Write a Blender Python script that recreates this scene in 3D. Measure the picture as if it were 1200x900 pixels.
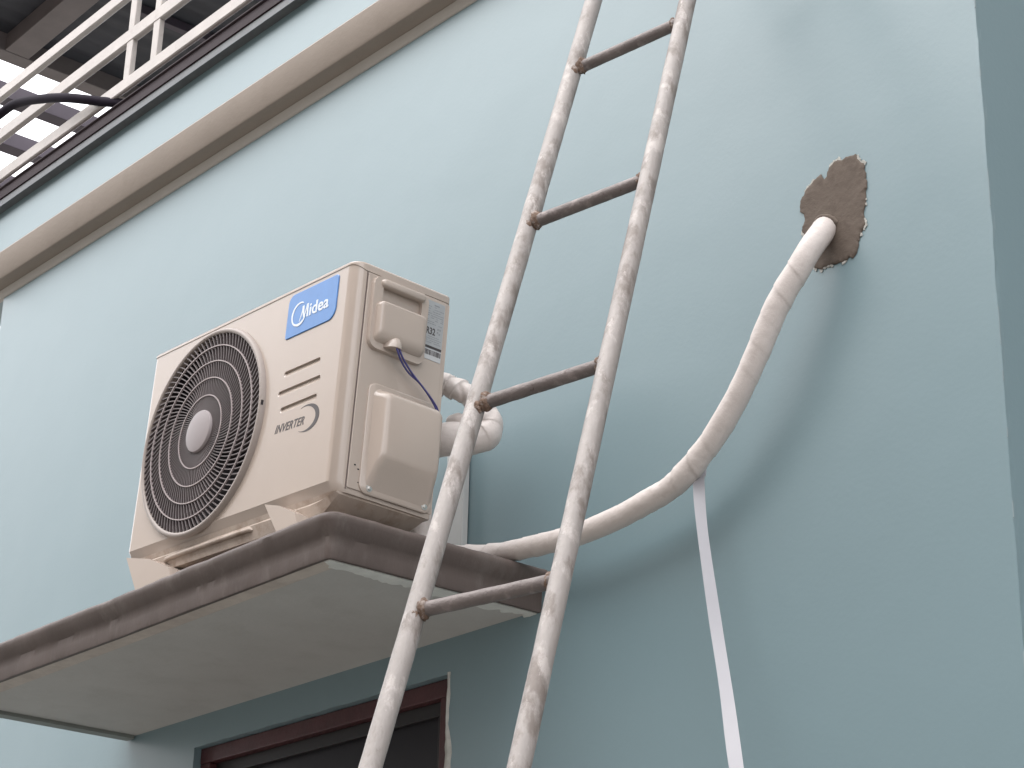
import bpy, bmesh, math, random
from mathutils import Vector, Matrix, Euler, noise
from mathutils.geometry import delaunay_2d_cdt
random.seed(7)
for o in list(bpy.data.objects): bpy.data.objects.remove(o)
S = bpy.context.scene
COL = S.collection

# ------------------------------------------------------------------ camera
cam = bpy.data.cameras.new('camera')
cam.sensor_width = 36.0; cam.sensor_fit = 'HORIZONTAL'
cam.lens = 2396.66 / 1200 * 36.0
cam.clip_start = 0.05; cam.clip_end = 2000
co = bpy.data.objects.new('camera', cam); COL.objects.link(co)
CR, CU, CF = Vector((.6420, .7662, .0231)), Vector((.2810, -.2632, .9229)), Vector((-.7131, .5860, .3841))
CF.normalize(); CR = (CR - CR.dot(CF)*CF).normalized(); CU = CR.cross(CF)
m = Matrix((CR, CU, -CF)).transposed().to_4x4(); m.translation = Vector((3.4436, -2.9372, -1.3243))
co.matrix_world = m
S.camera = co
S.render.resolution_x = 1024; S.render.resolution_y = 768

# ------------------------------------------------------------------ daylight (overcast)
SUN_EL, SUN_AZ = math.radians(58), math.radians(196)      # azimuth from +Y, clockwise: front left of the wall
sd = Vector((math.sin(SUN_AZ)*math.cos(SUN_EL), math.cos(SUN_AZ)*math.cos(SUN_EL), math.sin(SUN_EL)))
W = bpy.data.worlds.new('World'); S.world = W; W.use_nodes = True
nt = W.node_tree; nt.nodes.clear()
sky = nt.nodes.new('ShaderNodeTexSky'); sky.sky_type = 'NISHITA'; sky.sun_disc = False
sky.sun_elevation = SUN_EL; sky.sun_rotation = SUN_AZ
sky.air_density = 1.0; sky.dust_density = 6.0; sky.ozone_density = 1.0
hs = nt.nodes.new('ShaderNodeHueSaturation'); hs.inputs['Saturation'].default_value = 0.12; hs.inputs['Value'].default_value = 1.0
bg = nt.nodes.new('ShaderNodeBackground'); bg.inputs['Strength'].default_value = 0.15
wo = nt.nodes.new('ShaderNodeOutputWorld')
nt.links.new(sky.outputs[0], hs.inputs['Color']); mx = nt.nodes.new('ShaderNodeMix'); mx.data_type = 'RGBA'; mx.inputs[0].default_value = 0.8   # closed cloud deck: even pale grey over the clear-sky gradient
mx.inputs[7].default_value = (6.15, 6.2, 6.42, 1); nt.links.new(hs.outputs[0], mx.inputs[6]); nt.links.new(mx.outputs[2], bg.inputs[0]); nt.links.new(bg.outputs[0], wo.inputs[0])
sl = bpy.data.lights.new('sun', 'SUN'); sl.energy = 0.5; sl.angle = math.radians(75); sl.color = (1, .97, .93)
so = bpy.data.objects.new('sun', sl); COL.objects.link(so); so.rotation_euler = sd.to_track_quat('Z', 'Y').to_euler()
S.view_settings.view_transform = 'Standard'; S.view_settings.look = 'None'
S.view_settings.exposure = 1.82; S.view_settings.gamma = 1.0; S.view_settings.use_curve_mapping = False
S.render.engine = 'CYCLES'

# ------------------------------------------------------------------ materials
def mat(name, col, rough=.6, metal=0., var=.06, scale=6., bump=.0, bscale=60., spec=.5, col2=None, lo=.45, hi=.6, col3=None, lo3=.6, hi3=.66, s3=20., coat=0., stretch=None, rvar=0.):
    M = bpy.data.materials.new(name); M.use_nodes = True; t = M.node_tree; b = t.nodes['Principled BSDF']; L = t.links.new
    b.inputs['Roughness'].default_value = rough; b.inputs['Metallic'].default_value = metal
    b.inputs['Specular IOR Level'].default_value = spec; b.inputs['Coat Weight'].default_value = coat
    tc = t.nodes.new('ShaderNodeTexCoord'); src = tc.outputs['Object']
    if stretch:
        mp = t.nodes.new('ShaderNodeMapping'); mp.inputs['Scale'].default_value = stretch; L(src, mp.inputs[0]); src = mp.outputs[0]
    def ns(sc, det=6, ro=.6):
        n = t.nodes.new('ShaderNodeTexNoise'); n.inputs['Scale'].default_value = sc; n.inputs['Detail'].default_value = det
        n.inputs['Roughness'].default_value = ro; L(src, n.inputs['Vector']); return n.outputs['Fac']
    def ramp(f, a, c, ca, cc):
        r = t.nodes.new('ShaderNodeValToRGB'); r.color_ramp.elements[0].position = a; r.color_ramp.elements[1].position = c
        r.color_ramp.elements[0].color = (*ca, 1); r.color_ramp.elements[1].color = (*cc, 1); L(f, r.inputs[0]); return r.outputs[0]
    def mix(f, a, c):
        x = t.nodes.new('ShaderNodeMix'); x.data_type = 'RGBA'
        L(f, x.inputs[0])
        for s, v in ((6, a), (7, c)):
            if isinstance(v, tuple): x.inputs[s].default_value = (*v, 1)
            else: L(v, x.inputs[s])
        return x.outputs[2]
    d = tuple(min(1, c*(1+var)) for c in col); e = tuple(c*(1-var) for c in col)
    c0 = ramp(ns(scale), .3, .7, e, d)
    if col2: c0 = mix(ramp(ns(scale*2.3, 8, .65), lo, hi, (0,0,0), (1,1,1)), c0, col2)
    if col3: c0 = mix(ramp(ns(s3, 8, .7), lo3, hi3, (0,0,0), (1,1,1)), c0, col3)
    L(c0, b.inputs['Base Color'])
    if rvar:
        mr = t.nodes.new('ShaderNodeMapRange'); mr.inputs['To Min'].default_value = rough-rvar; mr.inputs['To Max'].default_value = rough+rvar
        L(ns(scale*1.7), mr.inputs[0]); L(mr.outputs[0], b.inputs['Roughness'])
    if bump:
        bp = t.nodes.new('ShaderNodeBump'); bp.inputs['Strength'].default_value = bump; bp.inputs['Distance'].default_value = .003
        L(ns(bscale, 5), bp.inputs['Height']); L(bp.outputs[0], b.inputs['Normal'])
    return M

def wall_mat():
    # blue-grey satin wall paint: faint roller texture, slow plaster undulation, a few rubbed marks
    M = mat('wall paint', (.157, .228, .250), .36, 0, .02, 1.1, .0, 1, .9)
    t = M.node_tree; b = t.nodes['Principled BSDF']; L = t.links.new
    tc = t.nodes.new('ShaderNodeTexCoord')
    n1 = t.nodes.new('ShaderNodeTexNoise'); n1.inputs['Scale'].default_value = 1.6; n1.inputs['Detail'].default_value = 3
    n2 = t.nodes.new('ShaderNodeTexNoise'); n2.inputs['Scale'].default_value = 90; n2.inputs['Detail'].default_value = 4
    n3 = t.nodes.new('ShaderNodeTexNoise'); n3.inputs['Scale'].default_value = 11; n3.inputs['Detail'].default_value = 5
    for n in (n1, n2, n3): L(tc.outputs['Object'], n.inputs['Vector'])
    b1 = t.nodes.new('ShaderNodeBump'); b1.inputs['Strength'].default_value = .07; b1.inputs['Distance'].default_value = .05; L(n1.outputs[0], b1.inputs['Height'])
    b3 = t.nodes.new('ShaderNodeBump'); b3.inputs['Strength'].default_value = .08; b3.inputs['Distance'].default_value = .004; L(n3.outputs[0], b3.inputs['Height']); L(b1.outputs[0], b3.inputs['Normal'])
    b2 = t.nodes.new('ShaderNodeBump'); b2.inputs['Strength'].default_value = .25; b2.inputs['Distance'].default_value = .0008; L(n2.outputs[0], b2.inputs['Height']); L(b3.outputs[0], b2.inputs['Normal'])
    L(b2.outputs[0], b.inputs['Normal'])
    return M
WALL = wall_mat()
CORN = mat('cornice paint', (.27, .225, .188), .6, 0, .04, 5, .3, 70, .3, col2=(.25, .207, .172), lo=.52, hi=.75)
SOFFIT = mat('soffit paint', (.44, .425, .405), .7, 0, .05, 3.5, .3, 60, .3, col2=(.39, .37, .35), lo=.5, hi=.8)
RIM = mat('brown rim paint', (.096, .074, .066), .6, 0, .12, 8, .6, 35, .3, col2=(.13, .107, .096), lo=.52, hi=.72, col3=(.2, .17, .15), lo3=.70, hi3=.74, s3=45, stretch=(1, 1, .4))
PUTTY = mat('white putty', (.60, .60, .57), .75, 0, .12, 14, .6, 60, .3)
PLASTER = mat('broken plaster', (.42, .41, .38), .85, 0, .2, 30, .8, 90, .2)
MORTAR = mat('brown mortar', (.118, .093, .076), .8, 0, .10, 14, .7, 60, .2, col2=(.095, .074, .06), lo=.5, hi=.7)
WOOD = mat('maroon frame paint', (.06, .018, .02), .45, 0, .2, 12, .3, 60, .4)
GLASS = mat('dark window glass', (.012, .011, .015), .35, 0, .1, 3, 0, 1, .25)
ACM = mat('beige powder coat', (.40, .332, .285), .17, 0, .03, 3, .06, 500, .6)
ACD = mat('beige powder coat dusty', (.38, .31, .26), .5, 0, .12, 9, .15, 200, .4, col2=(.24, .17, .125), lo=.48, hi=.75)
GRI = mat('grille grey plastic', (.30, .25, .245), .45, 0, .05, 10, 0, 1, .45)
GRD = mat('grille rib plastic', (.105, .085, .084), .5, 0, .06, 10, 0, 1, .4)
HUB = mat('hub cap plastic', (.25, .215, .215), .45, 0, .03, 5, 0, 1, .45)
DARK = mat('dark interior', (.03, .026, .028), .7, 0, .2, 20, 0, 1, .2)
BLADE = mat('fan blade plastic', (.06, .055, .06), .4, 0, .1, 8)
BLUE = mat('badge blue', (.075, .20, .46), .3, 0, .05, 30, 0, 1, .5)
WHITE = mat('print white', (.62, .66, .70), .4, 0, .02)
PRINT = mat('print dark', (.045, .035, .035), .5, 0, .1)
LABEL = mat('label silver', (.33, .335, .34), .35, .1, .04, 40)
WIRE = mat('blue wire', (.045, .04, .16), .4, 0, .2, 40)
SCREW = mat('screw metal', (.6, .58, .55), .3, .9, .1, 60)
GALV = mat('worn galvanised pipe', (.272, .246, .230), .55, .15, .10, 9, .6, 120, .45, col2=(.175, .148, .132), lo=.50, hi=.60, col3=(.36, .325, .305), lo3=.54, hi3=.62, s3=28, stretch=(1, 1, .45), rvar=.1)
RUNG = mat('worn rung steel', (.15, .125, .117), .55, .1, .2, 14, .6, 120, .4, col2=(.24, .20, .19), lo=.54, hi=.66, col3=(.08, .055, .05), lo3=.6, hi3=.68, s3=40)
WELD = mat('rusty weld', (.13, .085, .062), .8, .05, .35, 50, .9, 160, .3, col2=(.27, .225, .20), lo=.5, hi=.62)
TAPE = mat('white wrapping tape', (.55, .49, .46), .5, 0, .05, 10, .6, 70, .45, col2=(.42, .36, .335), lo=.60, hi=.8)
RIBBON = mat('tape strip', (.345, .335, .355), .5, 0, .03, 10)
PVC = mat('white duct', (.42, .42, .41), .5, 0, .04, 10)
RUBBER = mat('black hose rubber', (.010, .006, .013), .8, 0, .15, 20, spec=.15)
STEEL = mat('railing steel', (.46, .42, .395), .5, .05, .07, 10, .3, 90, .4, col2=(.36, .31, .29), lo=.58, hi=.8)
MAROON = mat('maroon channel paint', (.026, .014, .018), .6, 0, .12, 12, .2, 60, .2)
GREYCH = mat('grey channel', (.09, .095, .1), .45, .1, .15, 18, .2, 60, .5)
BEAM = mat('canopy beam steel', (.155, .13, .127), .55, .05, .15, 5, .2, 60, .4)
RAFT = mat('dark rafter', (.06, .045, .06), .6, 0, .15, 5)
ROOFM = mat('dark roof sheet', (.045, .045, .053), .6, 0, .25, 1.6, .2, 30, .3)
GROUND = mat('yard concrete', (.20, .19, .175), .85, 0, .15, .6, .4, 12, .3)

# ------------------------------------------------------------------ mesh helpers
def obj(name, verts, faces, M, parent=None, smooth=False, kind=None, sub=0, bevel=0, autos=None):
    me = bpy.data.meshes.new(name); me.from_pydata([tuple(v) for v in verts], [], faces); me.validate()
    bm = bmesh.new(); bm.from_mesh(me); bmesh.ops.recalc_face_normals(bm, faces=bm.faces); bm.to_mesh(me); bm.free()
    me.materials.append(M)
    if smooth or autos is not None:
        for p in me.polygons: p.use_smooth = True
        if autos is not None: me.set_sharp_from_angle(angle=math.radians(autos))
    o = bpy.data.objects.new(name, me); COL.objects.link(o)
    if parent: o.parent = parent
    if kind: o['kind'] = kind
    if bevel:
        b = o.modifiers.new('b', 'BEVEL'); b.width = bevel; b.segments = 3; b.limit_method = 'ANGLE'; b.angle_limit = math.radians(40)
        for p in me.polygons: p.use_smooth = True
        me.set_sharp_from_angle(angle=math.radians(50))
    return o
def thing(name, label, cat, loc=(0, 0, 0), rot=(0, 0, 0), group=None):
    o = bpy.data.objects.new(name, None); COL.objects.link(o); o.empty_display_size = .1
    o.location = loc; o.rotation_euler = rot; o['label'] = label; o['category'] = cat
    if group: o['group'] = group
    return o
def tag(o, label, cat): o['label'] = label; o['category'] = cat
def boxg(x0, x1, y0, y1, z0, z1):
    v = [(x, y, z) for x in (x0, x1) for y in (y0, y1) for z in (z0, z1)]
    f = [(0,1,3,2), (4,6,7,5), (0,4,5,1), (2,3,7,6), (0,2,6,4), (1,5,7,3)]
    return v, f
def box(name, x0, x1, y0, y1, z0, z1, M, parent=None, bevel=0, **k):
    v, f = boxg(x0, x1, y0, y1, z0, z1); return obj(name, v, f, M, parent, bevel=bevel, **k)
def rr(a0, a1, b0, b1, r, n=6):
    r = max(1e-4, min(r, (a1-a0)/2-1e-5, (b1-b0)/2-1e-5)); P = []
    for cx, cy, s in ((a1-r, b1-r, 0), (a0+r, b1-r, 90), (a0+r, b0+r, 180), (a1-r, b0+r, 270)):
        for i in range(n+1):
            a = math.radians(s+90*i/n); P.append((cx+r*math.cos(a), cy+r*math.sin(a)))
    return P
def loft(loops, cap0=True, cap1=True):
    n = len(loops[0]); v = [p for L in loops for p in L]; f = []
    for k in range(len(loops)-1):
        for i in range(n):
            j = (i+1) % n; f.append((k*n+i, k*n+j, (k+1)*n+j, (k+1)*n+i))
    if cap0: f.append(tuple(range(n)))
    if cap1: f.append(tuple((len(loops)-1)*n+i for i in range(n)))
    return v, f
def catmull(P, step=8):
    P = [Vector(p) for p in P]; Q = [2*P[0]-P[1]]+P+[2*P[-1]-P[-2]]; out = []
    for i in range(1, len(Q)-2):
        a, b, c, d = Q[i-1:i+3]
        for k in range(step):
            t = k/step; out.append(.5*((2*b)+(c-a)*t+(2*a-5*b+4*c-d)*t*t+(3*b-a-3*c+d)*t**3))
    out.append(P[-1]); return out
def tubeg(P, rad, n=16, cap=True):
    P = [Vector(p) for p in P]; loops = []; up = None; s = 0
    for i, p in enumerate(P):
        t = (P[min(i+1, len(P)-1)]-P[max(i-1, 0)]).normalized()
        if up is None: up = t.orthogonal().normalized()
        up = (up-up.dot(t)*t).normalized(); w = t.cross(up)
        if i: s += (p-P[i-1]).length
        loops.append([p+(up*math.cos(a)+w*math.sin(a))*(rad(s, a, p) if callable(rad) else rad) for a in [2*math.pi*k/n for k in range(n)]])
    return loft(loops, cap, cap)
def tube(name, P, rad, M, parent=None, n=16, **k):
    v, f = tubeg(P, rad, n); return obj(name, v, f, M, parent, autos=60, **k)
def cdt(outer, holes, mapf):
    pts = [Vector(p) for p in outer]; E = [(i, (i+1) % len(outer)) for i in range(len(outer))]
    for h in holes:
        b = len(pts); pts += [Vector(p) for p in h]; E += [(b+i, b+(i+1) % len(h)) for i in range(len(h))]
    V, _, F, *_ = delaunay_2d_cdt(pts, E, [], 0, 1e-6)
    def inside(p, poly):
        c = False
        for i in range(len(poly)):
            (x1, y1), (x2, y2) = poly[i-1], poly[i]
            if (y1 > p[1]) != (y2 > p[1]) and p[0] < (x2-x1)*(p[1]-y1)/(y2-y1)+x1: c = not c
        return c
    fs = []
    for f in F:
        c = (sum(V[i][0] for i in f)/len(f), sum(V[i][1] for i in f)/len(f))
        if inside(c, outer) and not any(inside(c, h) for h in holes): fs.append(tuple(f))
    return [mapf(*p) for p in V], fs
def merge(*G):
    V, F = [], []
    for v, f in G:
        b = len(V); V += list(v); F += [tuple(b+i for i in q) for q in f]
    return V, F
def fbm(p, s, o=4):
    return noise.fractal(Vector(p)*s, .6, 2.0, o)
def text(name, body, size, M, parent, mw, shear=0., bold=0., ext=.0006, sx=1.):
    c = bpy.data.curves.new(name, 'FONT'); c.body = body; c.size = size; c.shear = shear; c.offset = bold; c.extrude = ext
    c.space_character = 1.07 if shear else 1.0; c.align_x = 'LEFT'; c.align_y = 'BOTTOM_BASELINE'; c.resolution_u = 3
    t = bpy.data.objects.new('t', c); COL.objects.link(t); bpy.context.view_layer.update()
    me = bpy.data.meshes.new_from_object(t.evaluated_get(bpy.context.evaluated_depsgraph_get()))
    bpy.data.objects.remove(t); bpy.data.curves.remove(c)
    me.transform(mw @ Matrix.Diagonal((sx, 1, 1, 1))); me.materials.clear(); me.materials.append(M)
    o = bpy.data.objects.new(name, me); COL.objects.link(o); o.parent = parent; return o

# ================================================================== SETTING
gv = []; gf = []; N = 40
for i in range(N+1):
    for j in range(N+1):
        u, v = (i/N*2-1), (j/N*2-1)
        gv.append((abs(u)**3*math.copysign(300, u), abs(v)**3*math.copysign(300, v), -2.95))
for i in range(N):
    for j in range(N): gf.append((i*(N+1)+j, (i+1)*(N+1)+j, (i+1)*(N+1)+j+1, i*(N+1)+j+1))
obj('ground', gv, gf, GROUND, kind='structure')

# ------------------------------------------------------------------ the house
XL, XR, ZG = -3.13, 1.3124, -2.95
house = thing('house', 'pale blue painted house wall with window, brown edged ledge and beige cornice', 'house', (0, 0, ZG))
def H(o):
    o.parent = house; o.matrix_parent_inverse = Matrix.Translation((0, 0, -ZG)); return o
wx0, wx1, wz0, wz1 = -1.488, -.341, -1.35, -.087
# the wall: front with an opening for the window; corners slightly irregular
def edge_j(z): return .0016*fbm((3.1, 0, z), 9, 5)+.0012*fbm((1, 0, z), 40, 3)
NZ = 150; outer = []
for k in range(NZ+1): z = ZG+(2.26-ZG)*k/NZ; outer.append((XR+edge_j(z), z))
outer += [(XL, 2.26), (XL, ZG)]
hole = [(wx0, wz0)]+[(wx0, wz1)]
# rough top edge and chipped right jamb of the opening
for k in range(1, 40): x = wx0+(wx1-wx0)*k/40; hole.append((x, wz1+.0025*fbm((x, 0, 0), 14, 4)))
hole += [(wx1, wz1)]
for k in range(1, 40): z = wz1+(wz0-wz1)*k/40; hole.append((wx1+.006*fbm((0, 3, z), 16, 4)+.004, z))
hole += [(wx1, wz0)]
front = cdt(outer, [hole], lambda x, z: (x, 0, z))
side = loft([[(XR+edge_j(ZG+(2.26-ZG)*k/NZ), 0, ZG+(2.26-ZG)*k/NZ) for k in range(NZ+1)], [(XR, .012, ZG+(2.26-ZG)*k/NZ) for k in range(NZ+1)]], False, False)
side = (side[0]+[(XR, 4.0, ZG), (XR, 4.0, 2.26)], [q for q in side[1] if abs(q[0]-q[1]) == 1]+[tuple(range(NZ+1, 2*NZ+2))+(2*NZ+3, 2*NZ+2)])
left = ([(XL, 0, ZG), (XL, 0, 2.26), (XL, 4, 2.26), (XL, 4, ZG)], [(0, 1, 2, 3)])
top = ([(XL, 0, 2.26), (XR, 0, 2.26), (XR, 4, 2.26), (XL, 4, 2.26)], [(0, 1, 2, 3)])
jn = len(hole); jamb = loft([[(x, 0, z) for x, z in hole], [(x, .12, z) for x, z in hole]], False, False)
back = ([(XL, 4, ZG), (XR, 4, ZG), (XR, 4, 2.26), (XL, 4, 2.26)], [(0, 1, 2, 3)])
v, f = merge(front, side, left, top, jamb, back)
o = H(obj('wall', v, f, WALL))
# thin worn line of filler along the outer corner of the wall
cv = []; z = -2.9; segs = []
while z < 1.75:
    L = random.uniform(.01, .09)
    if random.random() < .42: segs.append((z, z+L))
    z += L+random.uniform(.01, .12)
g = []
for a, b in segs:
    w = random.uniform(.0006, .0016); g.append(boxg(XR+edge_j(a)-w, XR+.0010, -.0009, .0015, a, b))
v, f = merge(*g); H(obj('corner_filler', v, f, mat('filler at corner', (.22, .275, .29), .8, 0, .1), kind='stuff'))

# cornice: moulded band along the wall, sloping very slightly
def zs(x): return -.022*(x+1.0)
def profile_x(prof, xs, jig=0.0):
    loops = []
    for x in xs:
        loops.append([(x, y+jig*fbm((x, y*7, z*7), 5, 4), z+zs(x)+jig*fbm((x+9, y*7, z*7), 5, 4)) for y, z in prof])
    return loft(loops)
xs = [XL-.066+(XR+.066-XL+.066)*k/160 for k in range(161)]
prof = [(.05, 1.843), (.0, 1.843), (-.012, 1.845), (-.056, 1.851), (-.060, 1.856), (-.070, 1.955), (-.066, 1.962), (-.05, 1.966), (.05, 1.966)]
v, f = profile_x(prof, xs, 0)
cr_ = H(obj('cornice', v, f, CORN, autos=35))
v, f = profile_x([(.01, 1.813), (-.003, 1.8135), (-.006, 1.816), (-.0125, 1.8435), (.01, 1.8425)], xs, 0); o = obj('cove', v, f, mat('cove light tint', (.40, .37, .335), .55, 0, .06, 6, .2, 60), autos=50); o.parent = cr_  # light caught by the cove is put into its paler colour

# balcony floor edge channel: grey strip and maroon steel channel above the wall band
xc = [XL-.6+(XR+.05-XL+.6)*k/60 for k in range(61)]
band = [(.3, 1.966), (-.002, 1.966), (-.002, 2.235), (.3, 2.235)]
v, f = profile_x(band, xc, .0010); H(obj('parapet_band', v, f, WALL, autos=35))
g = [(.3, 2.205), (-.034, 2.205), (-.034, 2.235), (.3, 2.235)]
v, f = profile_x([(y, z+.005) for y, z in g], xc); H(obj('grey_channel', v, f, GREYCH))
mprof = [(.3, 2.2405), (-.038, 2.2405), (-.039, 2.242), (-.036, 2.246), (-.036, 2.284), (-.043, 2.287), (-.043, 2.291), (-.040, 2.293), (.3, 2.293)]
v, f = profile_x(mprof, xc); H(obj('maroon_channel', v, f, MAROON, autos=35))

# window below the ledge
fw = .072
fr = []
fr.append(boxg(wx0, wx1+.0, .022, .085, wz1-fw*.62, wz1-.001)); fr.append(boxg(wx0+.0, wx1, .022, .085, wz0, wz0+fw))
fr.append(boxg(wx0+.0, wx0+.05, .0235, .085, wz0+fw, wz1-fw*.62)); fr.append(boxg(wx1-.06, wx1+.006, .0235, .085, wz0+fw, wz1-fw*.62))
v, f = merge(*fr); win = H(obj('window', v, f, WOOD, bevel=.003))
def HW(o): o.parent = win; return o
fr = [boxg(wx0+.05, wx1-.06, .045, .08, wz1-fw*.62-.035, wz1-fw*.62), boxg(wx0+.05, wx0+.085, .046, .08, wz0+.11, wz1-fw*.62-.035),
      boxg(wx1-.095, wx1-.06, .046, .08, wz0+.11, wz1-fw*.62-.035), boxg(wx0+.05, wx1-.06, .045, .08, wz0+fw, wz0+.11)]
v, f = merge(*fr); HW(obj('sash', v, f, mat('dark sash', (.006, .004, .005), .5), bevel=.002))
v, f = boxg(wx0+.08, wx1-.09, .062, .068, wz0+.1, wz1-.06); HW(obj('pane', v, f, GLASS))
v, f = boxg(wx0-.02, wx1+.03, .118, .13, wz0-.02, wz1+.02); HW(obj('room_darkness_sheet', v, f, DARK))  # dark sheet painted in place of the unlit room behind the pane
# broken plaster along the right side of the frame
n = 70; lo = []
for k in range(n+1):
    z = wz1+.004+(wz0-wz1)*k/n
    t = k/n
    w = .0015+.005*max(0, fbm((2, 5, z), 12, 4)+.2)+.013*max(0, min(1, (t-.10)/.05))+.004*fbm((3, 1, z), 35, 3)
    xr = wx1+.004+w; xl = wx1-.003+.003*fbm((2, 1, z), 30, 3)
    d = -.004-.004*abs(fbm((7, 1, z), 20, 3))
    lo.append([(xl, .03, z), (xl, d*.4, z), ((xl+xr)/2, d, z), (xr, -.0008, z), (xr, .012, z)])
v, f = loft(lo); H(obj('broken_plaster', v, f, PLASTER, autos=20))

# ledge over the window
LX0, LX1, LD, LZ = -1.875, 0.0, .60, .094
def ledge_front(x): return -.600-.012*max(0, -x-.9)
v, f = boxg(LX0+.012, LX1-.012, -.588, .05, 0.001, .080)
ledge = H(obj('ledge', v, f, SOFFIT))
def HL(o): o.parent = ledge; return o
# painted rim: profile swept round left end, front and right end
path = []
r = .022
for k in range(21): path.append((LX0-.0, -.0+(-.598)*k/20*.965, (-1, 0)))
for k in range(1, 6):
    a = math.radians(180+90*k/6); path.append((LX0+r+r*math.cos(a), -.600+r+r*math.sin(a), (math.cos(a), math.sin(a))))
for k in range(0, 121):
    x = LX0+r+(LX1-2*r-LX0)*k/120; path.append((x, ledge_front(x), (0, -1)))
for k in range(1, 6):
    a = math.radians(270+90*k/6); path.append((LX1-r+r*math.cos(a), -.600+r+r*math.sin(a), (math.cos(a), math.sin(a))))
for k in range(41): path.append((LX1, -.600+r+(.600-r+.0)*k/40, (1, 0)))
rp = [(-.012, .004), (-.012, -.0045), (-.002, -.0045), (.0, 0.001), (.0005, .025), (.0015, .044), (.006, .049), (.014, .060), (.021, .074), (.0225, .083), (.019, .091), (.011, .0955), (.002, .0965), (-.04, .0965), (-.075, .0965), (-.075, .085), (-.014, .083)]
lo = []
for x, y, nn in path:
    L = []
    for off, z in rp:
        j = .0016*fbm((x*1.0, y, z*3), 6, 4) if -.011 < off else 0
        L.append((x+nn[0]*(off-.004+j), y+nn[1]*(off-.004+j), z+.0009*fbm((x, y, 2), 11, 3)*(off > -.011)+(.0025*fbm((x, y, 9), 5, 4) if z > .07 else 0)))
    lo.append(L)
v, f = loft(lo); HL(obj('rim', v, f, RIM, autos=40))
# soffit border a few mm proud (old render band), then the bare smear of putty near the right end
v, f = merge(boxg(LX0+.060, LX1-.018, -.5905, -.538, -.0032, .003)); HL(obj('border_strip', v, f, mat('border paint', (.50, .44, .39), .7, 0, .08, 6, .3, 60, .3, col2=(.43, .37, .33)), bevel=.002))
v, f = merge(boxg(LX0+.0085, LX0+.052, -.5895, -.004, -.010, .003)); HL(obj('drip_strip', v, f, mat('drip strip paint', (.2, .215, .2), .7, 0, .1, 6), bevel=.002))
n = 90; lo = []
for k in range(n+1):
    t = k/n; y = -.582+.582*t
    w0 = .010+.006*fbm((0, y, 3), 18, 4)
    w1 = .055+.022*fbm((5, y, 0), 11, 4)+.012*fbm((5, y, 0), 40, 3)
    if t < .05: w1 *= .55+.45*t/.05
    x0 = LX1-.017-w0*.25; x1 = LX1-w1-.015
    d = -.0055-.0012*fbm((0, y, 8), 20, 3)
    lo.append([(x0, y, .001), (x0, y, d), ((x0+x1)/2, y, d-.001), (x1+.004, y, d+.001), (x1, y, .001)])
v, f = loft(lo); HL(obj('putty_smear', v, f, PUTTY, autos=30))

# mortar patch where the pipe enters
OUT = [(.963,.785),(.985,.783),(.996,.762),(1.006,.752),(1.010,.725),(1.013,.700),(1.006,.668),(1.000,.640),(1.002,.612),(.985,.588),(.978,.560),(.966,.549),(.953,.553),(.940,.549),(.925,.552),(.905,.553),(.880,.552),(.862,.562),(.850,.585),(.846,.610),(.836,.640),(.830,.662),(.838,.680),(.834,.700),(.826,.712),(.828,.732),(.840,.748),(.858,.760),(.874,.768),(.888,.775),(.896,.760),(.905,.763),(.912,.782),(.932,.788),(.948,.784)]
def dense(P, step, amp, sc, seed=0):
    out = []; n = len(P)
    for i in range(n):
        a, b = Vector(P[i]), Vector(P[(i+1) % n]); m = max(1, int((b-a).length/step))
        for k in range(m):
            p = a.lerp(b, k/m); nrm = Vector(((b-a).y, -(b-a).x)).normalized()
            p = p+nrm*amp*(fbm((p.x, p.y, seed), sc, 5)*.6+.25*fbm((p.y, seed, p.x), 150, 3)); out.append((p.x, p.y))
    return out
O1 = dense(OUT, .003, .005, 45); cxp, czp = .918, .668
lo = []
for s, d in ((1.0, .003), (1.0, -.0016), (.988, -.0032), (.95, -.0042)):
    lo.append([(cxp+(x-cxp)*s, d-.0012*fbm((x, 0, z), 60, 3)*(d < 0), czp+(z-czp)*s) for x, z in O1])
va, fa = loft(lo, True, False)
# inner field as a displaced fan of rings
base = (len(lo)-1)*len(O1); nO = len(O1); prev = base; V = list(va); F = list(fa)
for s in (.88, .78, .66, .52, .38, .22, .08):
    st = len(V)
    for x, z in O1:
        X, Z = cxp+(x-cxp)*s, czp+(z-czp)*s
        V.append((X, -.0045-.0010*fbm((X, 2, Z*.5), 16, 5), Z))
    for i in range(nO): j = (i+1) % nO; F.append((prev+i, prev+j, st+j, st+i))
    prev = st
F.append(tuple(prev+i for i in range(nO)))
patch = H(obj('mortar_patch', V, F, MORTAR, autos=40))
# squeezed-out mortar collar where the pipe goes in
ct = Vector((.899, -.004, .6415)); td = Vector((.10, -.45, -.35)).normalized(); ua = td.orthogonal().normalized(); ub = td.cross(ua); lo = []
for i in range(49):
    a = 2*math.pi*i/48; e = ua*math.cos(a)+ub*math.sin(a); q = fbm((math.cos(a), math.sin(a), 2), 2.2, 4); L = []
    for k in range(9):
        b_ = 2*math.pi*k/8; rr_ = .0075+.0035*q; L.append(ct+e*(.0245+rr_*math.cos(b_)*.8)+td*(.002+rr_*math.sin(b_)))
    lo.append(L)
v, f = loft(lo, False, False); c_ = obj('mortar_collar', v, f, MORTAR, smooth=True); c_.parent = patch
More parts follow.
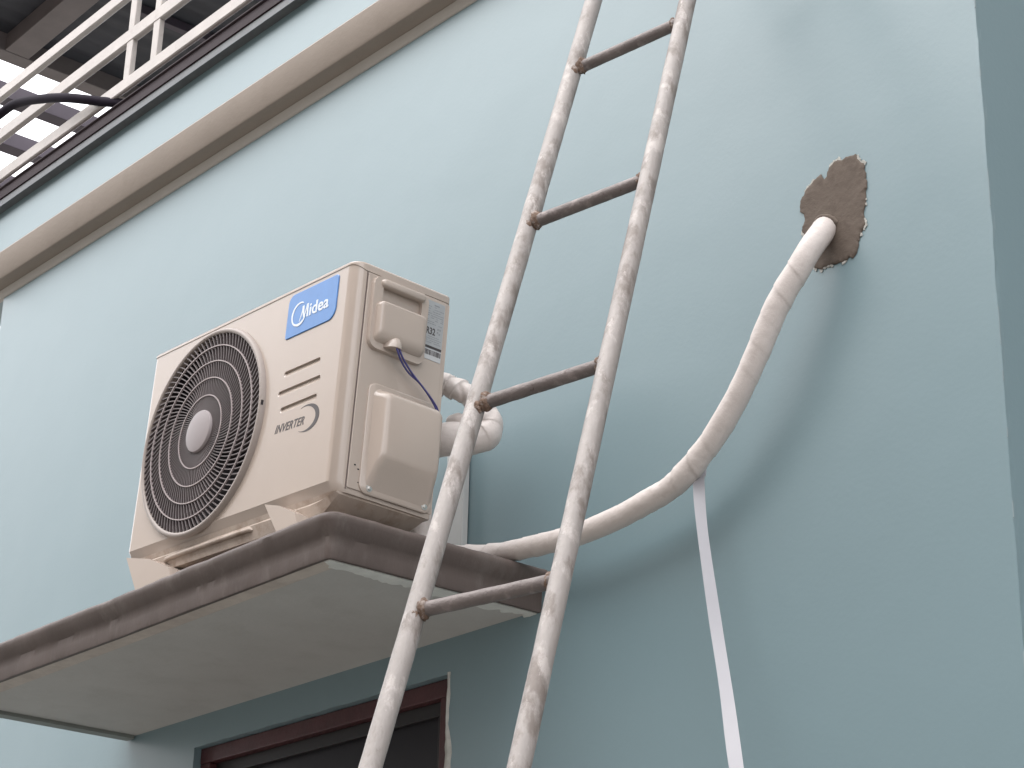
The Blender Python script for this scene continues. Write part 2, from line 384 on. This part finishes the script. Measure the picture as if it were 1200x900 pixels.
# white chips of bare skim coat along the torn paint edge
g = []
for i in range(0, nO):
    x, z = O1[i]; q = fbm((x, 4, z), 22, 3)
    side_r = x > .96 and z > .58
    if q > (.16 if side_r else .30):
        s = 1.0+random.uniform(.004, .02); w = random.uniform(.001, .0038)
        X, Z = cxp+(x-cxp)*s, czp+(z-czp)*s
        n = 7; R0 = [(X+w*math.cos(2*math.pi*k/n)*random.uniform(.6, 1.3), Z+w*1.3*math.sin(2*math.pi*k/n)*random.uniform(.6, 1.3)) for k in range(n)]
        g.append(loft([[(a, .002, b) for a, b in R0], [(a, -.0016-.001*random.random(), b) for a, b in R0]]))
v, f = merge(*g); c_ = obj('plaster_chips', v, f, PLASTER, kind='stuff'); c_.parent = patch

# ------------------------------------------------------------------ neighbouring house across the yard (seen as the darker reflection low on the unit)
nb = thing('neighbouring_house', 'plain three storey house across the yard behind the viewer', 'house', (-14, -13, ZG))
bpy.context.view_layer.update()
def NB(o): o.parent = nb; o.matrix_parent_inverse = nb.matrix_basis.inverted(); return o
NBM = mat('neighbour render', (.25, .235, .215), .8, 0, .1, .8, .3, 8, .3); NBR = mat('neighbour roof', (.12, .07, .055), .7, 0, .2, 3, .4, 20, .3)
ops = [(-30+4.5*k+1.4, -30+4.5*k+3.1, z, z+1.4) for k in range(9) for z in (-1.6, 1.6, 4.8)]
v, f = cdt([(-30, ZG), (12, ZG), (12, 8.6), (-30, 8.6)], [[(a, c), (b, c), (b, d), (a, d)] for a, b, c, d in ops], lambda x, z: (x, -11, z))
g = [(v, f)]+[loft([[(a, -11, c), (b, -11, c), (b, -11, d), (a, -11, d)], [(a, -11.12, c), (b, -11.12, c), (b, -11.12, d), (a, -11.12, d)]], False, False) for a, b, c, d in ops]
g.append(([(-30, -11, ZG), (-30, -19, ZG), (-30, -19, 8.6), (-30, -11, 8.6)], [(0, 1, 2, 3)])); g.append(([(12, -11, ZG), (12, -19, ZG), (12, -19, 8.6), (12, -11, 8.6)], [(0, 1, 2, 3)])); g.append(([(-30, -19, ZG), (12, -19, ZG), (12, -19, 8.6), (-30, -19, 8.6)], [(0, 1, 2, 3)]))
v, f = merge(*g); NB(obj('wall', v, f, NBM))
for a, b, c, d in ops:
    w_ = NB(box('window_pane', a+.003, b-.003, -11.115, -11.105, c+.003, d-.003, GLASS))
NB(box('roof', -30.2, 12.2, -19.2, -10.8, 8.602, 8.85, NBR))

# unseen house added on the right, across a passage, to shade the return wall
nb = thing('added_shading_house', 'plain unseen house added on the right to shade the return wall', 'house', (5, 4, ZG))
bpy.context.view_layer.update()
NB(box('wall', 2.25, 9, .9, 9, ZG, 4.4, NBM)); NB(box('roof', 2.1, 9.2, .7, 9.2, 4.402, 4.6, NBR))
NB(box('door', 3.4, 4.3, .88, .897, ZG+.02, ZG+2.1, WOOD))

# ================================================================== BALCONY RAILING
rail = thing('balcony_railing', 'pale square steel balcony railing above the cornice, top left', 'railing', (-1.5, -.03, 2.306-.022*(-.5)))
def local(o, root): o.parent = root; o.matrix_parent_inverse = root.matrix_basis.inverted(); return o
bpy.context.view_layer.update()
def srail(name, y0, y1, z0, z1, xa=-3.75, xb=1.25):
    n = 40; xs_ = [xa+(xb-xa)*k/n for k in range(n+1)]; sl_ = lambda x: -.018*(x+2.2)
    b = .004; pr = [(y0+b, z0), (y1-b, z0), (y1, z0+b), (y1, z1-b), (y1-b, z1), (y0+b, z1), (y0, z1-b), (y0, z0+b)]
    v, f = loft([[(x, y, z+sl_(x)) for y, z in pr] for x in xs_]); return local(obj(name, v, f, STEEL, autos=30), rail)
srail('bottom_rail', -.03, -.012, 2.372, 2.424)
srail('middle_rail', -.0305, -.0065, 2.572, 2.628)
srail('top_rail', -.03, -.006, 2.782, 2.832)
for px in (-3.72, -2.29, -2.104, -.86, -.67, .56, .75):
    for a, b in ((2.29, 2.371), (2.416, 2.575), (2.625, 2.785)):
        if a == 2.29 and px not in (-3.72,): continue
        s = -.018*(px+2.2)
        local(box('post', px-.021, px+.021, -.0285, -.0075, a+s, b+s, STEEL, bevel=.003), rail)

# dark hose draped over the channel
P = catmull([(-2.05, .10, 2.27), (-2.2, .055, 2.30), (-2.30, .02, 2.335), (-2.375, -.01, 2.366), (-2.445, -.035, 2.392), (-2.515, -.065, 2.419), (-2.62, -.09, 2.462), (-2.7888, -.1, 2.528), (-3.0103, -.1, 2.606), (-3.1536, -.1, 2.622), (-3.35, -.11, 2.60), (-3.6, -.12, 2.50), (-3.75, -.13, 2.30)], 10)
o = tube('hose', P, .0175, RUBBER); tag(o, 'dark rubber hose looping over the balcony railing at top left', 'hose')

# canopy behind and above the balcony
can = thing('canopy', 'dark canopy roof on brown steel beams behind the balcony railing', 'canopy', (-2.5, 3.4, 4.2))
bpy.context.view_layer.update()
ZR = 4.2
local(box('end_beam', -5.29, -5.19, .18, 3.4, ZR, ZR+.104, BEAM, bevel=.004), can)
local(box('front_beam', -5.188, 1.4, .752, .885, ZR+.001, ZR+.103, BEAM, bevel=.004), can)
local(box('rear_beam', -7.2, 1.4, 3.41, 3.52, ZR, ZR+.10, BEAM, bevel=.004), can)
for x in (-5.66, -6.13, -6.6, -7.07): local(box('rafter', x-.05, x+.045, .70, 3.408, ZR+.0, ZR+.09, RAFT, bevel=.003), can)
for x in (-4.5, -3.8, -3.1, -2.4, -1.7, -1.0, -.3): local(box('purlin', x-.02, x+.02, 1.12, 3.408, ZR+.05, ZR+.098, RAFT, bevel=.003), can)
g = []  # corrugated sheet
n = 260; lo = []
for k in range(n+1):
    x = -5.292+(1.5+5.292)*k/n; z = ZR+.106+.006*math.sin(x*2*math.pi/.12); lo.append([(x, .18, z), (x, 3.6, z+.0), (x, 3.6, z+.002), (x, .18, z+.002)])
v, f = loft(lo); local(obj('roof_sheet', v, f, ROOFM, autos=60), can)
for x in (-4.9, 1.2): local(box('column', x-.05, x+.05, 3.42, 3.51, 2.26, ZR-.002, BEAM, bevel=.004), can)
for x in (-4.9,): local(box('column', x-.05, x+.05, 3.42, 3.51, ZG, 2.258, BEAM, bevel=.004), can)

# ================================================================== AIR CONDITIONER
AW, AD, AH = .876, .273, .555
ac = thing('air_conditioner', 'beige outdoor air conditioner unit with round fan grille standing on the ledge', 'air conditioner', (-.0406, -.5714, .1656), (-.0297, .0365, .011))
def A(name, g, M, parent=None, **k): return obj(name, g[0], g[1], M, parent or ac, **k)
X0 = -AW; rc = .030
def plan(ins_f=0, ins=0, z=0, lift=0):
    # outline of cabinet, front corners more rounded; ins_f pulls the front edge in
    P = []
    def arc(cx, cy, r_, a0, a1, n=6):
        for i in range(n+1):
            a = math.radians(a0+(a1-a0)*i/n); P.append((cx+r_*math.cos(a), cy+r_*math.sin(a), z))
    x0, x1, y0, y1 = X0+ins, -ins, ins_f+ins, AD-ins
    rl = .014
    arc(x1-rc, y0+rc, rc, 270, 360, 8); arc(x1-.008, y1-.008, .008, 0, 90, 3); arc(x0+.008, y1-.008, .008, 90, 180, 3); arc(x0+rl, y0+rl, rl, 180, 270, 8)
    return [(x, y, zz+lift*max(0, min(1, 1-(y-.002)/.024))) for x, y, zz in P]
# cabinet sides (open front: the front panel fills it)
FX0, FX1, FZ0, FZ1 = X0+.014, -rc, .022, .545
Ls = [plan(.012, .001, 0.0), plan(.011, .0, .004), plan(0, 0, .022), plan(0, 0, .533, .012)]
v, f = loft(Ls, True, False)
n = len(Ls[0]); f = [q for q in f if not (len(q) == 4 and {i//n for i in q} == {2, 3} and {i % n for i in q} == {0, n-1})]
cab = A('cabinet', (v, f), ACM, autos=30)
# lid
Ll = [plan(-.0004, -.0, .5335, .0113), plan(-.0004, -.0012, .534, .0113), plan(-.0004, -.0012, .5495), plan(-.0005, .0015, .5535), plan(.004, .006, .555)]
A('lid', loft(Ll), ACM, autos=30)
# front panel with fan opening and three louvre slots
FC = (-.583, .2705); FR = .2475
circ = [(FC[0]+FR*math.cos(2*math.pi*k/128), FC[1]+FR*math.sin(2*math.pi*k/128)) for k in range(128)]
slots = [(-.250, -.105, .340, .326), (-.266, -.097, .294, .280), (-.249, -.103, .250, .236)]
sh = [rr(a, b, z1, z0, .0069, 5) for a, b, z0, z1 in slots]
v, f = cdt([(FX0, FZ0), (FX1, FZ0), (FX1, FZ1), (FX0, FZ1)], [circ]+sh, lambda x, z: (x, 0, z))
fp = A('front_panel', (v, f), ACM)
for (a, b, z0, z1), L in zip(slots, sh):
    L2 = [(x, z+.004) for x, z in rr(a+.002, b-.002, z1+.006, z0-.001, .004, 5)]
    L2 = [(x, z) for x, z in rr(a+.002, b-.002, z1+.0098, z0-.0002, .0015, 5)]
    obj('louvre_slot', *loft([[(x, 0, z) for x, z in L], [(x, .005, z) for x, z in L2]], False, True), ACM, ac, autos=25)
# fan well, blades, motor
def ring2(r0, y0, r1, y1, n=128, c=FC):
    return [[(c[0]+r*math.cos(2*math.pi*k/n), y, c[1]+r*math.sin(2*math.pi*k/n)) for k in range(n)] for r, y in ((r0, y0), (r1, y1))]
lo = ring2(FR, .0005, FR, .02)+ring2(.235, .05, .235, .13)
A('fan_shroud', loft(lo, False, True), DARK, autos=40)
fan = A('fan_hub', tubeg([(FC[0], .035, FC[1]), (FC[0], .10, FC[1])], .055, 32), BLADE, autos=50)
for b in range(3):
    g = []; rows = []
    for i in range(9):
        r_ = .05+.172*i/8; row = []
        for j in range(9):
            a = math.radians(b*120+j*8.5+i*3.5-20); row.append((FC[0]+r_*math.cos(a), .045+.045*j/8+.002*i, FC[1]+r_*math.sin(a)))
        rows.append(row)
    V = [p for R_ in rows for p in R_]+[(p[0], p[1]+.003, p[2]) for R_ in rows for p in R_]; F = []
    for i in range(8):
        for j in range(8):
            q = (i*9+j, i*9+j+1, (i+1)*9+j+1, (i+1)*9+j); F += [q, tuple(x+81 for x in q[::-1])]
    A('fan_blade', (V, F), BLADE, fan, smooth=True)
# grille drum standing 22 mm proud
lo = ring2(.2670, .0, .2665, -.003)+ring2(.2640, -.0095, .2625, -.0115)+ring2(.2595, -.0128, .2555, -.0122)+ring2(.2530, -.0100, .2515, .006)
gr = A('fan_grille', loft(lo, False, False), mat('grille surround', (.26, .218, .195), .5, 0, .03), autos=35)
YG = -.0095
def ribmesh():
    n = 15; lo = []; w = .0012; dpt = .0068
    a = 0; pts = []; prev = None
    for i in range(n+1):
        r_ = .050+(.2528-.050)*i/n
        al = math.radians(12+20*i/n)
        if prev is not None: a += math.tan(al)*(r_-prev)/((r_+prev)/2)
        prev = r_; pts.append((r_*math.cos(a), r_*math.sin(a)))
    for i, p in enumerate(pts):
        q = Vector(pts[min(i+1, n)])-Vector(pts[max(i-1, 0)]); q.normalize(); s = Vector((-q.y, q.x))
        ww = w*(.75+.5*i/n)
        lo.append([(p[0]+s.x*ww, YG, p[1]+s.y*ww), (p[0]-s.x*ww, YG, p[1]-s.y*ww), (p[0]-s.x*ww*.8, YG+dpt, p[1]-s.y*ww*.8), (p[0]+s.x*ww*.8, YG+dpt, p[1]+s.y*ww*.8)])
    return loft(lo)
v, f = ribmesh(); rib0 = None; NR = 96
for k in range(NR):
    if rib0 is None: rb = rib0 = obj('grille_rib', v, f, GRD, gr)
    else: rb = rib0.copy(); COL.objects.link(rb); rb.parent = gr
    rb.location = (FC[0], 0, FC[1]); rb.rotation_euler = (0, 2*math.pi*k/NR, 0)
for r_ in (.093, .138, .181, .221):
    lo = []
    for k in range(97):
        a = 2*math.pi*k/96; c, s = math.cos(a), math.sin(a)
        lo.append([(FC[0]+(r_+dr)*c, y, FC[1]+(r_+dr)*s) for dr, y in ((-.0014, YG-.0016), (.0014, YG-.0016), (.0014, YG+.003), (-.0014, YG+.003))])
    obj('grille_ring', *loft(lo, False, False), GRI, gr)
lo = ring2(.054, YG+.008, .054, YG-.004, 64)+ring2(.052, YG-.0065, .044, YG-.008, 64)+ring2(.02, YG-.0095, .002, YG-.0098, 64)
obj('hub_cap', *loft(lo, False, True), HUB, gr, autos=40)
# clip notch on the right of the drum
obj('clip', *boxg(FC[0]+.2555, FC[0]+.2655, -.0105, .0, .274, .286), DARK, gr)

# badge with lettering
bd = []
def badge_outline(s):
    # logo plate: sharp lower left / upper right corners soft, lower right cut rounder
    x0, x1, z0, z1 = -.262+s, -.063-s, .424+s, .5355-s; P = []
    for cx, cz, r_, a0 in ((x1-.010, z1-.010, .010, 0), (x0+.020, z1-.020, .020, 90), (x0+.006, z0+.006, .006, 180), (x1-.028, z0+.028, .028, 270)):
        for i in range(9): a = math.radians(a0+90*i/8); P.append((cx+r_*math.cos(a), cz+r_*math.sin(a)))
    return P
L0, L1, L2_ = badge_outline(0), badge_outline(0), badge_outline(.0012)
badge = A('badge', loft([[(x, .0, z) for x, z in L0], [(x, -.0018, z) for x, z in L1], [(x, -.0026, z) for x, z in L2_]]), BLUE)
def front_m(x, z, y): return Matrix.Translation((x, y, z)) @ Matrix.Rotation(math.radians(90), 4, 'X')
text('badge_lettering', 'idea', .045, WHITE, badge, front_m(-.171, .4605, -.0029), bold=.0008, sx=1.06)
def stroke(pts, wid, y, ext=.0007):
    lo = []
    for i, p in enumerate(pts):
        q = Vector(pts[min(i+1, len(pts)-1)])-Vector(pts[max(i-1, 0)]); q.normalize(); s = Vector((-q.y, q.x))*wid(i/(len(pts)-1))
        lo.append([(p[0]+s.x, y, p[1]+s.y), (p[0]-s.x, y, p[1]-s.y), (p[0]-s.x, y+ext, p[1]-s.y), (p[0]+s.x, y+ext, p[1]+s.y)])
    return loft(lo)
# emblem: open ring and a pointed M
ec = (-.2105, .4755); g = []
arc = [(ec[0]+.0295*math.cos(math.radians(a)), ec[1]+.0295*math.sin(math.radians(a))) for a in range(62, 262, 8)]
g.append(stroke(arc, lambda t: .0008+.0022*math.sin(math.pi*min(1, t*1.05))**.7, -.0033))
arc = [(ec[0]+.0275*math.cos(math.radians(a)), ec[1]+.0275*math.sin(math.radians(a))) for a in range(225, 342, 8)]
g.append(stroke(arc, lambda t: .0012+.0022*math.sin(math.pi*t), -.0037))
g.append(stroke([(-.2085, .4555), (-.203, .468), (-.1985, .480), (-.197, .493)], lambda t: .0009+.0022*t, -.0031))
g.append(stroke([(-.196, .493), (-.193, .472), (-.190, .4615)], lambda t: .0034-.0016*t, -.0034))
g.append(stroke([(-.190, .4615), (-.184, .478), (-.179, .493)], lambda t: .0014+.0012*t, -.0036))
g.append(stroke([(-.178, .494), (-.1775, .477), (-.1772, .4605)], lambda t: .0031, -.0032))
v, f = merge(*g); obj('badge_emblem', v, f, WHITE, badge)
# INVERTER lettering and swoosh
text('inverter_lettering', 'INVERTER', .0285, PRINT, ac, front_m(-.2615, .1885, -.0002) @ Matrix.Rotation(math.radians(-2), 4, 'Z'), shear=.35, bold=.0004, ext=.0004, sx=.875)
c0 = (-.142, .1975); pts = []
for k in range(33):
    a = math.radians(118-236*k/32); pts.append((c0[0]+.047*math.cos(a)*1.0+.003, c0[1]+.0315*math.sin(a)-.012*math.cos(a)*.2))
g = stroke(pts, lambda t: .0004+.0068*math.sin(math.pi*t)**1.7, -.0005, .0005); obj('swoosh', *g, PRINT, ac)

# side panel: seam strips
def sidep(loops, M, name, parent=None, cap0=False, cap1=True, autos=30, noise_=0):
    return obj(name, *loft([[(h, a, b) for a, b in L] for h, L in loops], cap0, cap1), M, parent or ac, autos=autos)
sidep([(0, rr(.0345, .262, .012, .530, .004)), (.0022, rr(.0345, .262, .012, .530, .004)), (.003, rr(.0355, .261, .013, .529, .004))], ACM, 'side_panel')
SB = .003
obj('side_seam', *boxg(.0, .0012, .0315, .0338, .008, .532), mat('seam shadow gap', (.12, .09, .08), .7), ac)
obj('edge_strip', *loft([rr(.2625, .2728, .012, .530, .003) and [(h, a, b) for a, b in rr(.2625, .2722, .012, .530, .003)] for h in (0, .0015)], False, True), ACM, ac)
# handle cover: plate with pocket and bulging housing
y0, y1, z0, z1 = .047, .2035, .350, .528
pocket = rr(.072, .184, .462, .505, .006, 4)
pl_o = rr(y0, y1, z0, z1, .022, 6)
vv = cdt(pl_o, [pocket], lambda a, b: (SB+.010, a, b))
rim_ = loft([[(SB, a, b) for a, b in rr(y0-.002, y1+.002, z0-.002, z1+.002, .024, 6)], [(SB+.008, a, b) for a, b in rr(y0-.0008, y1+.0008, z0-.0008, z1+.0008, .023, 6)], [(SB+.010, a, b) for a, b in pl_o]], False, False)
pk = loft([[(SB+.010, a, b) for a, b in pocket], [(-.028, a, b) for a, b in rr(.076, .180, .455, .500, .004, 4)]], False, True)
v, f = merge(vv, rim_, pk)
hc = A('handle_cover', (v, f), ACM, autos=30)
sidep([(.0095+SB, rr(.057, .196, .366, .4645, .012, 8)), (.019+SB, rr(.0585, .195, .371, .4645, .012, 8)), (.0235+SB, rr(.061, .1925, .378, .4638, .011, 8)), (.026+SB, rr(.066, .188, .386, .462, .009, 8)), (.0268+SB, rr(.074, .180, .394, .458, .008, 8))], ACM, 'handle_housing', hc, autos=60)
# top hood of the pocket and little spout where the wires leave
sidep([(.010+SB, rr(.064, .192, .503, .523, .009, 6)), (.017+SB, rr(.067, .189, .5045, .521, .007, 6)), (.019+SB, rr(.071, .185, .507, .519, .005, 6))], ACM, 'handle_hood', hc, autos=60)
lo = []
for k in range(7):
    t = k/6; r_ = .024*math.sqrt(max(.02, 1-(t*.97)**2)); lo.append([(.010+1.25*r_*math.sin(math.radians(a)), .110+r_*math.cos(math.radians(a))*1.0+.004*t, .358+.034*t) for a in range(0, 181, 15)]+[(.004, .110+.004*t, .358+.034*t)])
obj('cable_spout', *loft(lo), ACM, hc, autos=60)
# valve cover (lower bulge)
sidep([(SB-.001, rr(.064, .266, .008, .272, .022, 6)), (SB+.003, rr(.0645, .2655, .0085, .2715, .022, 6)), (SB+.0045, rr(.067, .263, .011, .269, .020, 6))], ACM, 'valve_cover')
vc = sidep([(SB+.004, rr(.078, .262, .020, .260, .020, 8)), (SB+.010, rr(.082, .260, .036, .256, .020, 8)), (SB+.026, rr(.088, .257, .072, .250, .018, 8)), (SB+.035, rr(.096, .253, .090, .243, .016, 8)), (SB+.038, rr(.106, .247, .099, .235, .012, 8))], ACM, 'valve_cover_bulge', autos=50)
def screw(a, b, h=SB+.005):
    lo = [[(h+dh, a+r_*math.cos(math.radians(k*30)), b+r_*math.sin(math.radians(k*30))) for k in range(12)] for dh, r_ in ((-.001, .0085), (.0005, .0085), (.0007, .0048), (.003, .0045), (.0036, .003))]
    s = obj('screw', *loft(lo, False, True), SCREW, ac, autos=40); return s
screw(.091, .023); screw(.246, .023)
for a, b in ((.060, .060), (.050, .068), (.064, .030)):
    obj('rivet_hole', *loft([[(SB+dh, a+r_*math.cos(math.radians(k*45)), b+r_*math.sin(math.radians(k*45))*.6) for k in range(8)] for dh, r_ in ((0, .003), (.0006, .0028))]), DARK, ac)
# rating label with print
lab = sidep([(SB, rr(.206, .258, .376, .523, .002, 2)), (SB+.0006, rr(.206, .258, .376, .523, .002, 2))], LABEL, 'rating_label')
def side_m(y, z, x): return Matrix.Translation((x, y, z)) @ Matrix.Rotation(math.radians(90), 4, 'Z') @ Matrix.Rotation(math.radians(90), 4, 'X')
LX = SB+.0008
text('label_lettering', 'R32', .0235, PRINT, lab, side_m(.2085, .4395, LX), bold=.0005, ext=.0002, sx=.72)
g = []
g.append(boxg(LX, LX+.0004, .207, .257, .4045, .4105))
y = .208
while y < .256:
    w = random.choice((.0006, .001, .0016)); g.append(boxg(LX, LX+.0004, y, y+w, .388, .4005)); y += w+random.choice((.0007, .0011, .0016))
v, f = merge(*g); obj('barcode', v, f, PRINT, lab)
g = []
for z in [.508, .502, .496, .4905, .485, .480, .475, .470, .465, .433, .428, .423, .418]:
    y = .209
    while y < .254:
        w = random.uniform(.002, .008)
        if random.random() < .72: g.append(boxg(LX, LX+.0002, y, min(y+w, .256), z, z+.0013))
        y += w+.0015
g.append(boxg(LX, LX+.0002, .227, .242, .5125, .5155))
for a, b in ((.2415, .455), (.247, .455), (.2405, .447), (.246, .444)): g.append(boxg(LX, LX+.0003, a, a+.0035, b, b+.004))
v, f = merge(*g); obj('fine_print', v, f, mat('fine print grey', (.22, .22, .23), .5), lab)
# white strip behind barcode
obj('label_foot', *boxg(SB+.0004, SB+.0007, .2065, .2575, .3765, .4028), mat('label white', (.45, .45, .45), .4), lab)
# blue wires
for dy, dx in ((-.002, 0), (.006, .003)):
    P = catmull([(.030, .108+dy, .372), (.034, .116+dy, .350), (.028+dx, .132+dy, .334), (.022+dx, .160+dy, .316), (.022+dx, .192+dy, .300-dy), (.020+dx, .222+dy, .280-dy), (.018, .247+dy*.6, .258), (.010, .262+dy*.4, .238), (-.004, .279, .225)], 8)
    tube('wire', P, .0023, WIRE, ac, 10)
# base pan below the cabinet, with front ridge
prof = [(.010, 0.0), (.014, -.012), (.009, -.018), (.018, -.050), (.05, -.054), (.25, -.034), (.265, -.012), (.265, 0.0)]
lo = []
for k in range(25):
    x = X0+.006+(AW-.012)*(0, .02, .05, .10)[k]if k < 4 else X0+.006+(AW-.012)*(.1+.8*(k-3)/17 if k < 21 else (.90, .945, .975, 1.0)[k-21]); e = .004*(k in (0, 24)); q_ = {0: .12, 24: .10, 1: .6, 23: .5, 22: .85}.get(k, 1); lo.append([(x, y+(e if y < .1 else -e), z*q_) for y, z in prof])
bp_ = A('base_pan', loft(lo), ACD, autos=25)
P = [(-.70, .013, -.030), (-.66, .009, -.026), (-.36, .009, -.025), (-.33, .014, -.027)]
obj('pan_rib', *tubeg(catmull(P, 6), .006, 10), ACD, bp_, autos=60)
for (a, b) in ((-.14, .20), (-.30, .12), (-.05, .06)):
    obj('pan_boss', *loft([[(a+r_*math.cos(k*.5236), b+r_*math.sin(k*.5236), -.0355+dz) for k in range(12)] for r_, dz in ((.026, .002), (.022, -.002), (.016, -.0035), (.012, -.001))]), ACD, bp_, autos=60)
# feet
def foot(poly, dzb):
    lo = []
    for y, s in ((-.034, 1), (-.026, 1.0), (.10, .86), (.302, .86)):
        cx = sum(p[0] for p in poly)/len(poly); lo.append([(cx+(x-cx)*s, y, z) for x, z in poly])
    return A('foot', loft(lo), ACM)
foot([(-.212, -.002), (-.150, -.018), (-.085, -.048), (-.075, -.076), (-.152, -.0775)], 0)
foot([(-.812, -.012), (-.700, -.036), (-.60, -.075), (-.585, -.104), (-.745, -.106)], 0)

# ================================================================== WRAPPED PIPES
pipe = thing('insulated_pipe', 'thick white tape-wrapped pipe curving from the mortar patch to the ledge', 'pipe', (.0, -.10, .122))
bpy.context.view_layer.update()
def wrap(r0, pitch=.055, amp=.0014, lump=.0009, seed=0):
    def R_(s, a, p):
        t = ((s/pitch+a/(2*math.pi)) % 1.0); ph = t if t > .06 else (1-t/.06)*.94
        return r0*(1+.012*math.sin(s*9+seed))+amp*(ph-.5)*max(.05, .45+2.2*fbm((int(s/pitch+a/6.2832)*.37, seed, .5), 1.3, 2))+lump*fbm((p.x+seed, p.y, p.z), 13, 3)
    return R_
P = catmull([(.884, .045, .652), (.890, .020, .648), (.8990, -.005, .6408), (.9056, -.035, .6082), (.8964, -.058, .5702), (0.8742, -0.0720, 0.5265), (0.8236, -0.0820, 0.4590), (0.7628, -0.0850, 0.3620), (0.6968, -0.0850, 0.2767), (0.6155, -0.0850, 0.2025), (0.5231, -0.0850, 0.1489), (0.4181, -0.0850, 0.1277), (.3372, -.085, .1168), (.2317, -.085, .1110), (.1370, -.085, .1137), (-.0002, -.09, .1225), (-.0682, -.10, .1279), (-.14, -.15, .13), (-.20, -.20, .155), (-.19, -.215, .24)], 36)
def Rmain(s, a, p):
    k = min(1, max(0, (p.x+.1)/.75)); r0 = .0243+.0017*k+.0009*(.35 < p.x < .62)*fbm((s*30, a, 0), 1.5, 3)
    if s < .06: r0 *= .86+.14*s/.06
    return wrap(r0, .057, .0021)(s, a, p)
local(tube('pipe_run', P, Rmain, TAPE, None, 28), pipe)
lp = [(-.20, -.235, .560), (-.165, -.215, .5535), (-.1280, -.185, .540), (-.090, -.155, .505), (-.063, -.13, .455), (-.060, -.130, .420), (-.078, -.150, .402), (-.120, -.19, .405), (-.19, -.24, .385)]
def Rl(s, a, p): return wrap(.027+.010*max(0, min(1, (.52-p.z)/.08)), .030, .0065, .0055, 3)(s, a, p)-.0035*max(0, math.sin(s*70+2*math.sin(a+s*9)))**6
local(tube('pipe_loop', catmull(lp, 30), Rl, TAPE, None, 28), pipe)
local(tube('pipe_stub', catmull([(-.145, -.17, .455), (-.115, -.165, .450), (-.085, -.15, .435), (-.07, -.14, .425)], 8), wrap(.022, .03, .003, .003, 6), TAPE, None, 20), pipe)

# loose end of tape hanging below the pipe
pts = catmull([(.572, -.056, .20), (.574, -.058, .165), (.575, -.066, .1419), (.5974, -.08, .0315), (.6479, -.10, -.1655), (.7068, -.13, -.3384), (.7691, -.17, -.5038), (.86, -.22, -.75), (1.0, -.3, -1.15)], 12)
lo = []
for i, p in enumerate(pts):
    t = (pts[min(i+1, len(pts)-1)]-pts[max(i-1, 0)]).normalized(); d_ = Vector((.64, .766, .02)); d_ = (d_-d_.dot(t)*t).normalized()
    d_ = (Matrix.Rotation(.25*math.sin(i*.11), 3, t) @ d_); nn = t.cross(d_); w = .0108+.0028*min(1, i/70)+.0005*math.sin(i*.3)
    lo.append([p+d_*w+nn*.0005, p-d_*w+nn*.0005, p-d_*w-nn*.0005, p+d_*w-nn*.0005])
o = obj('tape_strip', *loft(lo), RIBBON, autos=30); tag(o, 'loose white strip of tape hanging down from the wrapped pipe', 'tape')

# short duct standing on the ledge against the wall behind the unit
o = box('duct', -.352, -.283, -.022, -.002, .0975, .50, PVC, bevel=.003); tag(o, 'narrow white duct against the wall behind the air conditioner', 'duct')

# ================================================================== LADDER
lad = thing('ladder', 'worn galvanised pipe ladder with welded rungs leaning in front of the unit', 'ladder', (1.3, -1.9, ZG))
bpy.context.view_layer.update()
A0, A1 = Vector((.5782, -.3766, 1.1956)), Vector((.8516, -1.0744, -.6552))
B0, B1 = Vector((.8584, -.3643, 1.0645)), Vector((1.1472, -1.0189, -.6903))
def onl(P0, P1, z): return P0+(P1-P0)*((z-P0.z)/(P1.z-P0.z))
for k, (P0, P1) in enumerate(((A0, A1), (B0, B1))):
    a, b = onl(P0, P1, 1.99), onl(P0, P1, ZG+.002); n = 260
    pts = [a.lerp(b, i/n) for i in range(n+1)]
    local(tube('rail', pts, lambda s, an, p, k=k: .0180+.0005*fbm((p.x*3+k*5, p.y*3, p.z), 9, 4)+.0007*math.cos(2*an+1+k), GALV, None, 24), lad)
rungs = [((.6189, -.4621, .9646), (.8684, -.3899, .9966)), ((.6827, -.6322, .5151), (.9486, -.5598, .5381)), ((.7538, -.8018, .0627), (1.0229, -.7303, .0816)), ((.8123, -.9664, -.3706), (1.094, -.8967, -.3633))]
rungs = [(Vector(a), Vector(b)) for a, b in rungs]
for k in range(-2, 10):
    if 0 <= k < 4: continue
    z = 0.515-.4448*(k-1)
    if z > 1.9 or z < ZG+.2: continue
    rungs.append((onl(A0, A1, z), onl(B0, B1, z+.018)))
def blob(name, c, r_, M, seed):
    bm = bmesh.new(); bmesh.ops.create_icosphere(bm, subdivisions=3, radius=1)
    V = []; 
    for w in bm.verts:
        q = w.co.copy(); V.append(Vector(c)+Vector((q.x*r_[0], q.y*r_[1], q.z*r_[2]))*(1+.28*noise.fractal(q*2.2+Vector((seed, 0, 0)), .8, 2, 4)))
    F = [tuple(x.index for x in g_.verts) for g_ in bm.faces]; bm.free()
    return local(obj(name, V, F, M, None, smooth=True), lad)
for i, (a, b) in enumerate(rungs):
    d_ = (b-a).normalized(); a2, b2 = a+d_*.008, b-d_*.008; n = 30
    local(tube('rung', [a2.lerp(b2, j/n) for j in range(n+1)], lambda s, an, p: .0128+.0004*fbm((p.x*4, p.y, p.z), 12, 3), RUNG, None, 18), lad)
    blob('weld', a+d_*.018+Vector((0, -.003, 0)), (.011, .014, .019), WELD, i*3.1)
    blob('weld', a+d_*.008+Vector((-.002, -.012, -.012)), (.010, .009, .014), WELD, i*2.3+1)
    blob('weld', b-d_*.019, (.008, .013, .017), WELD, i*5.7+2)
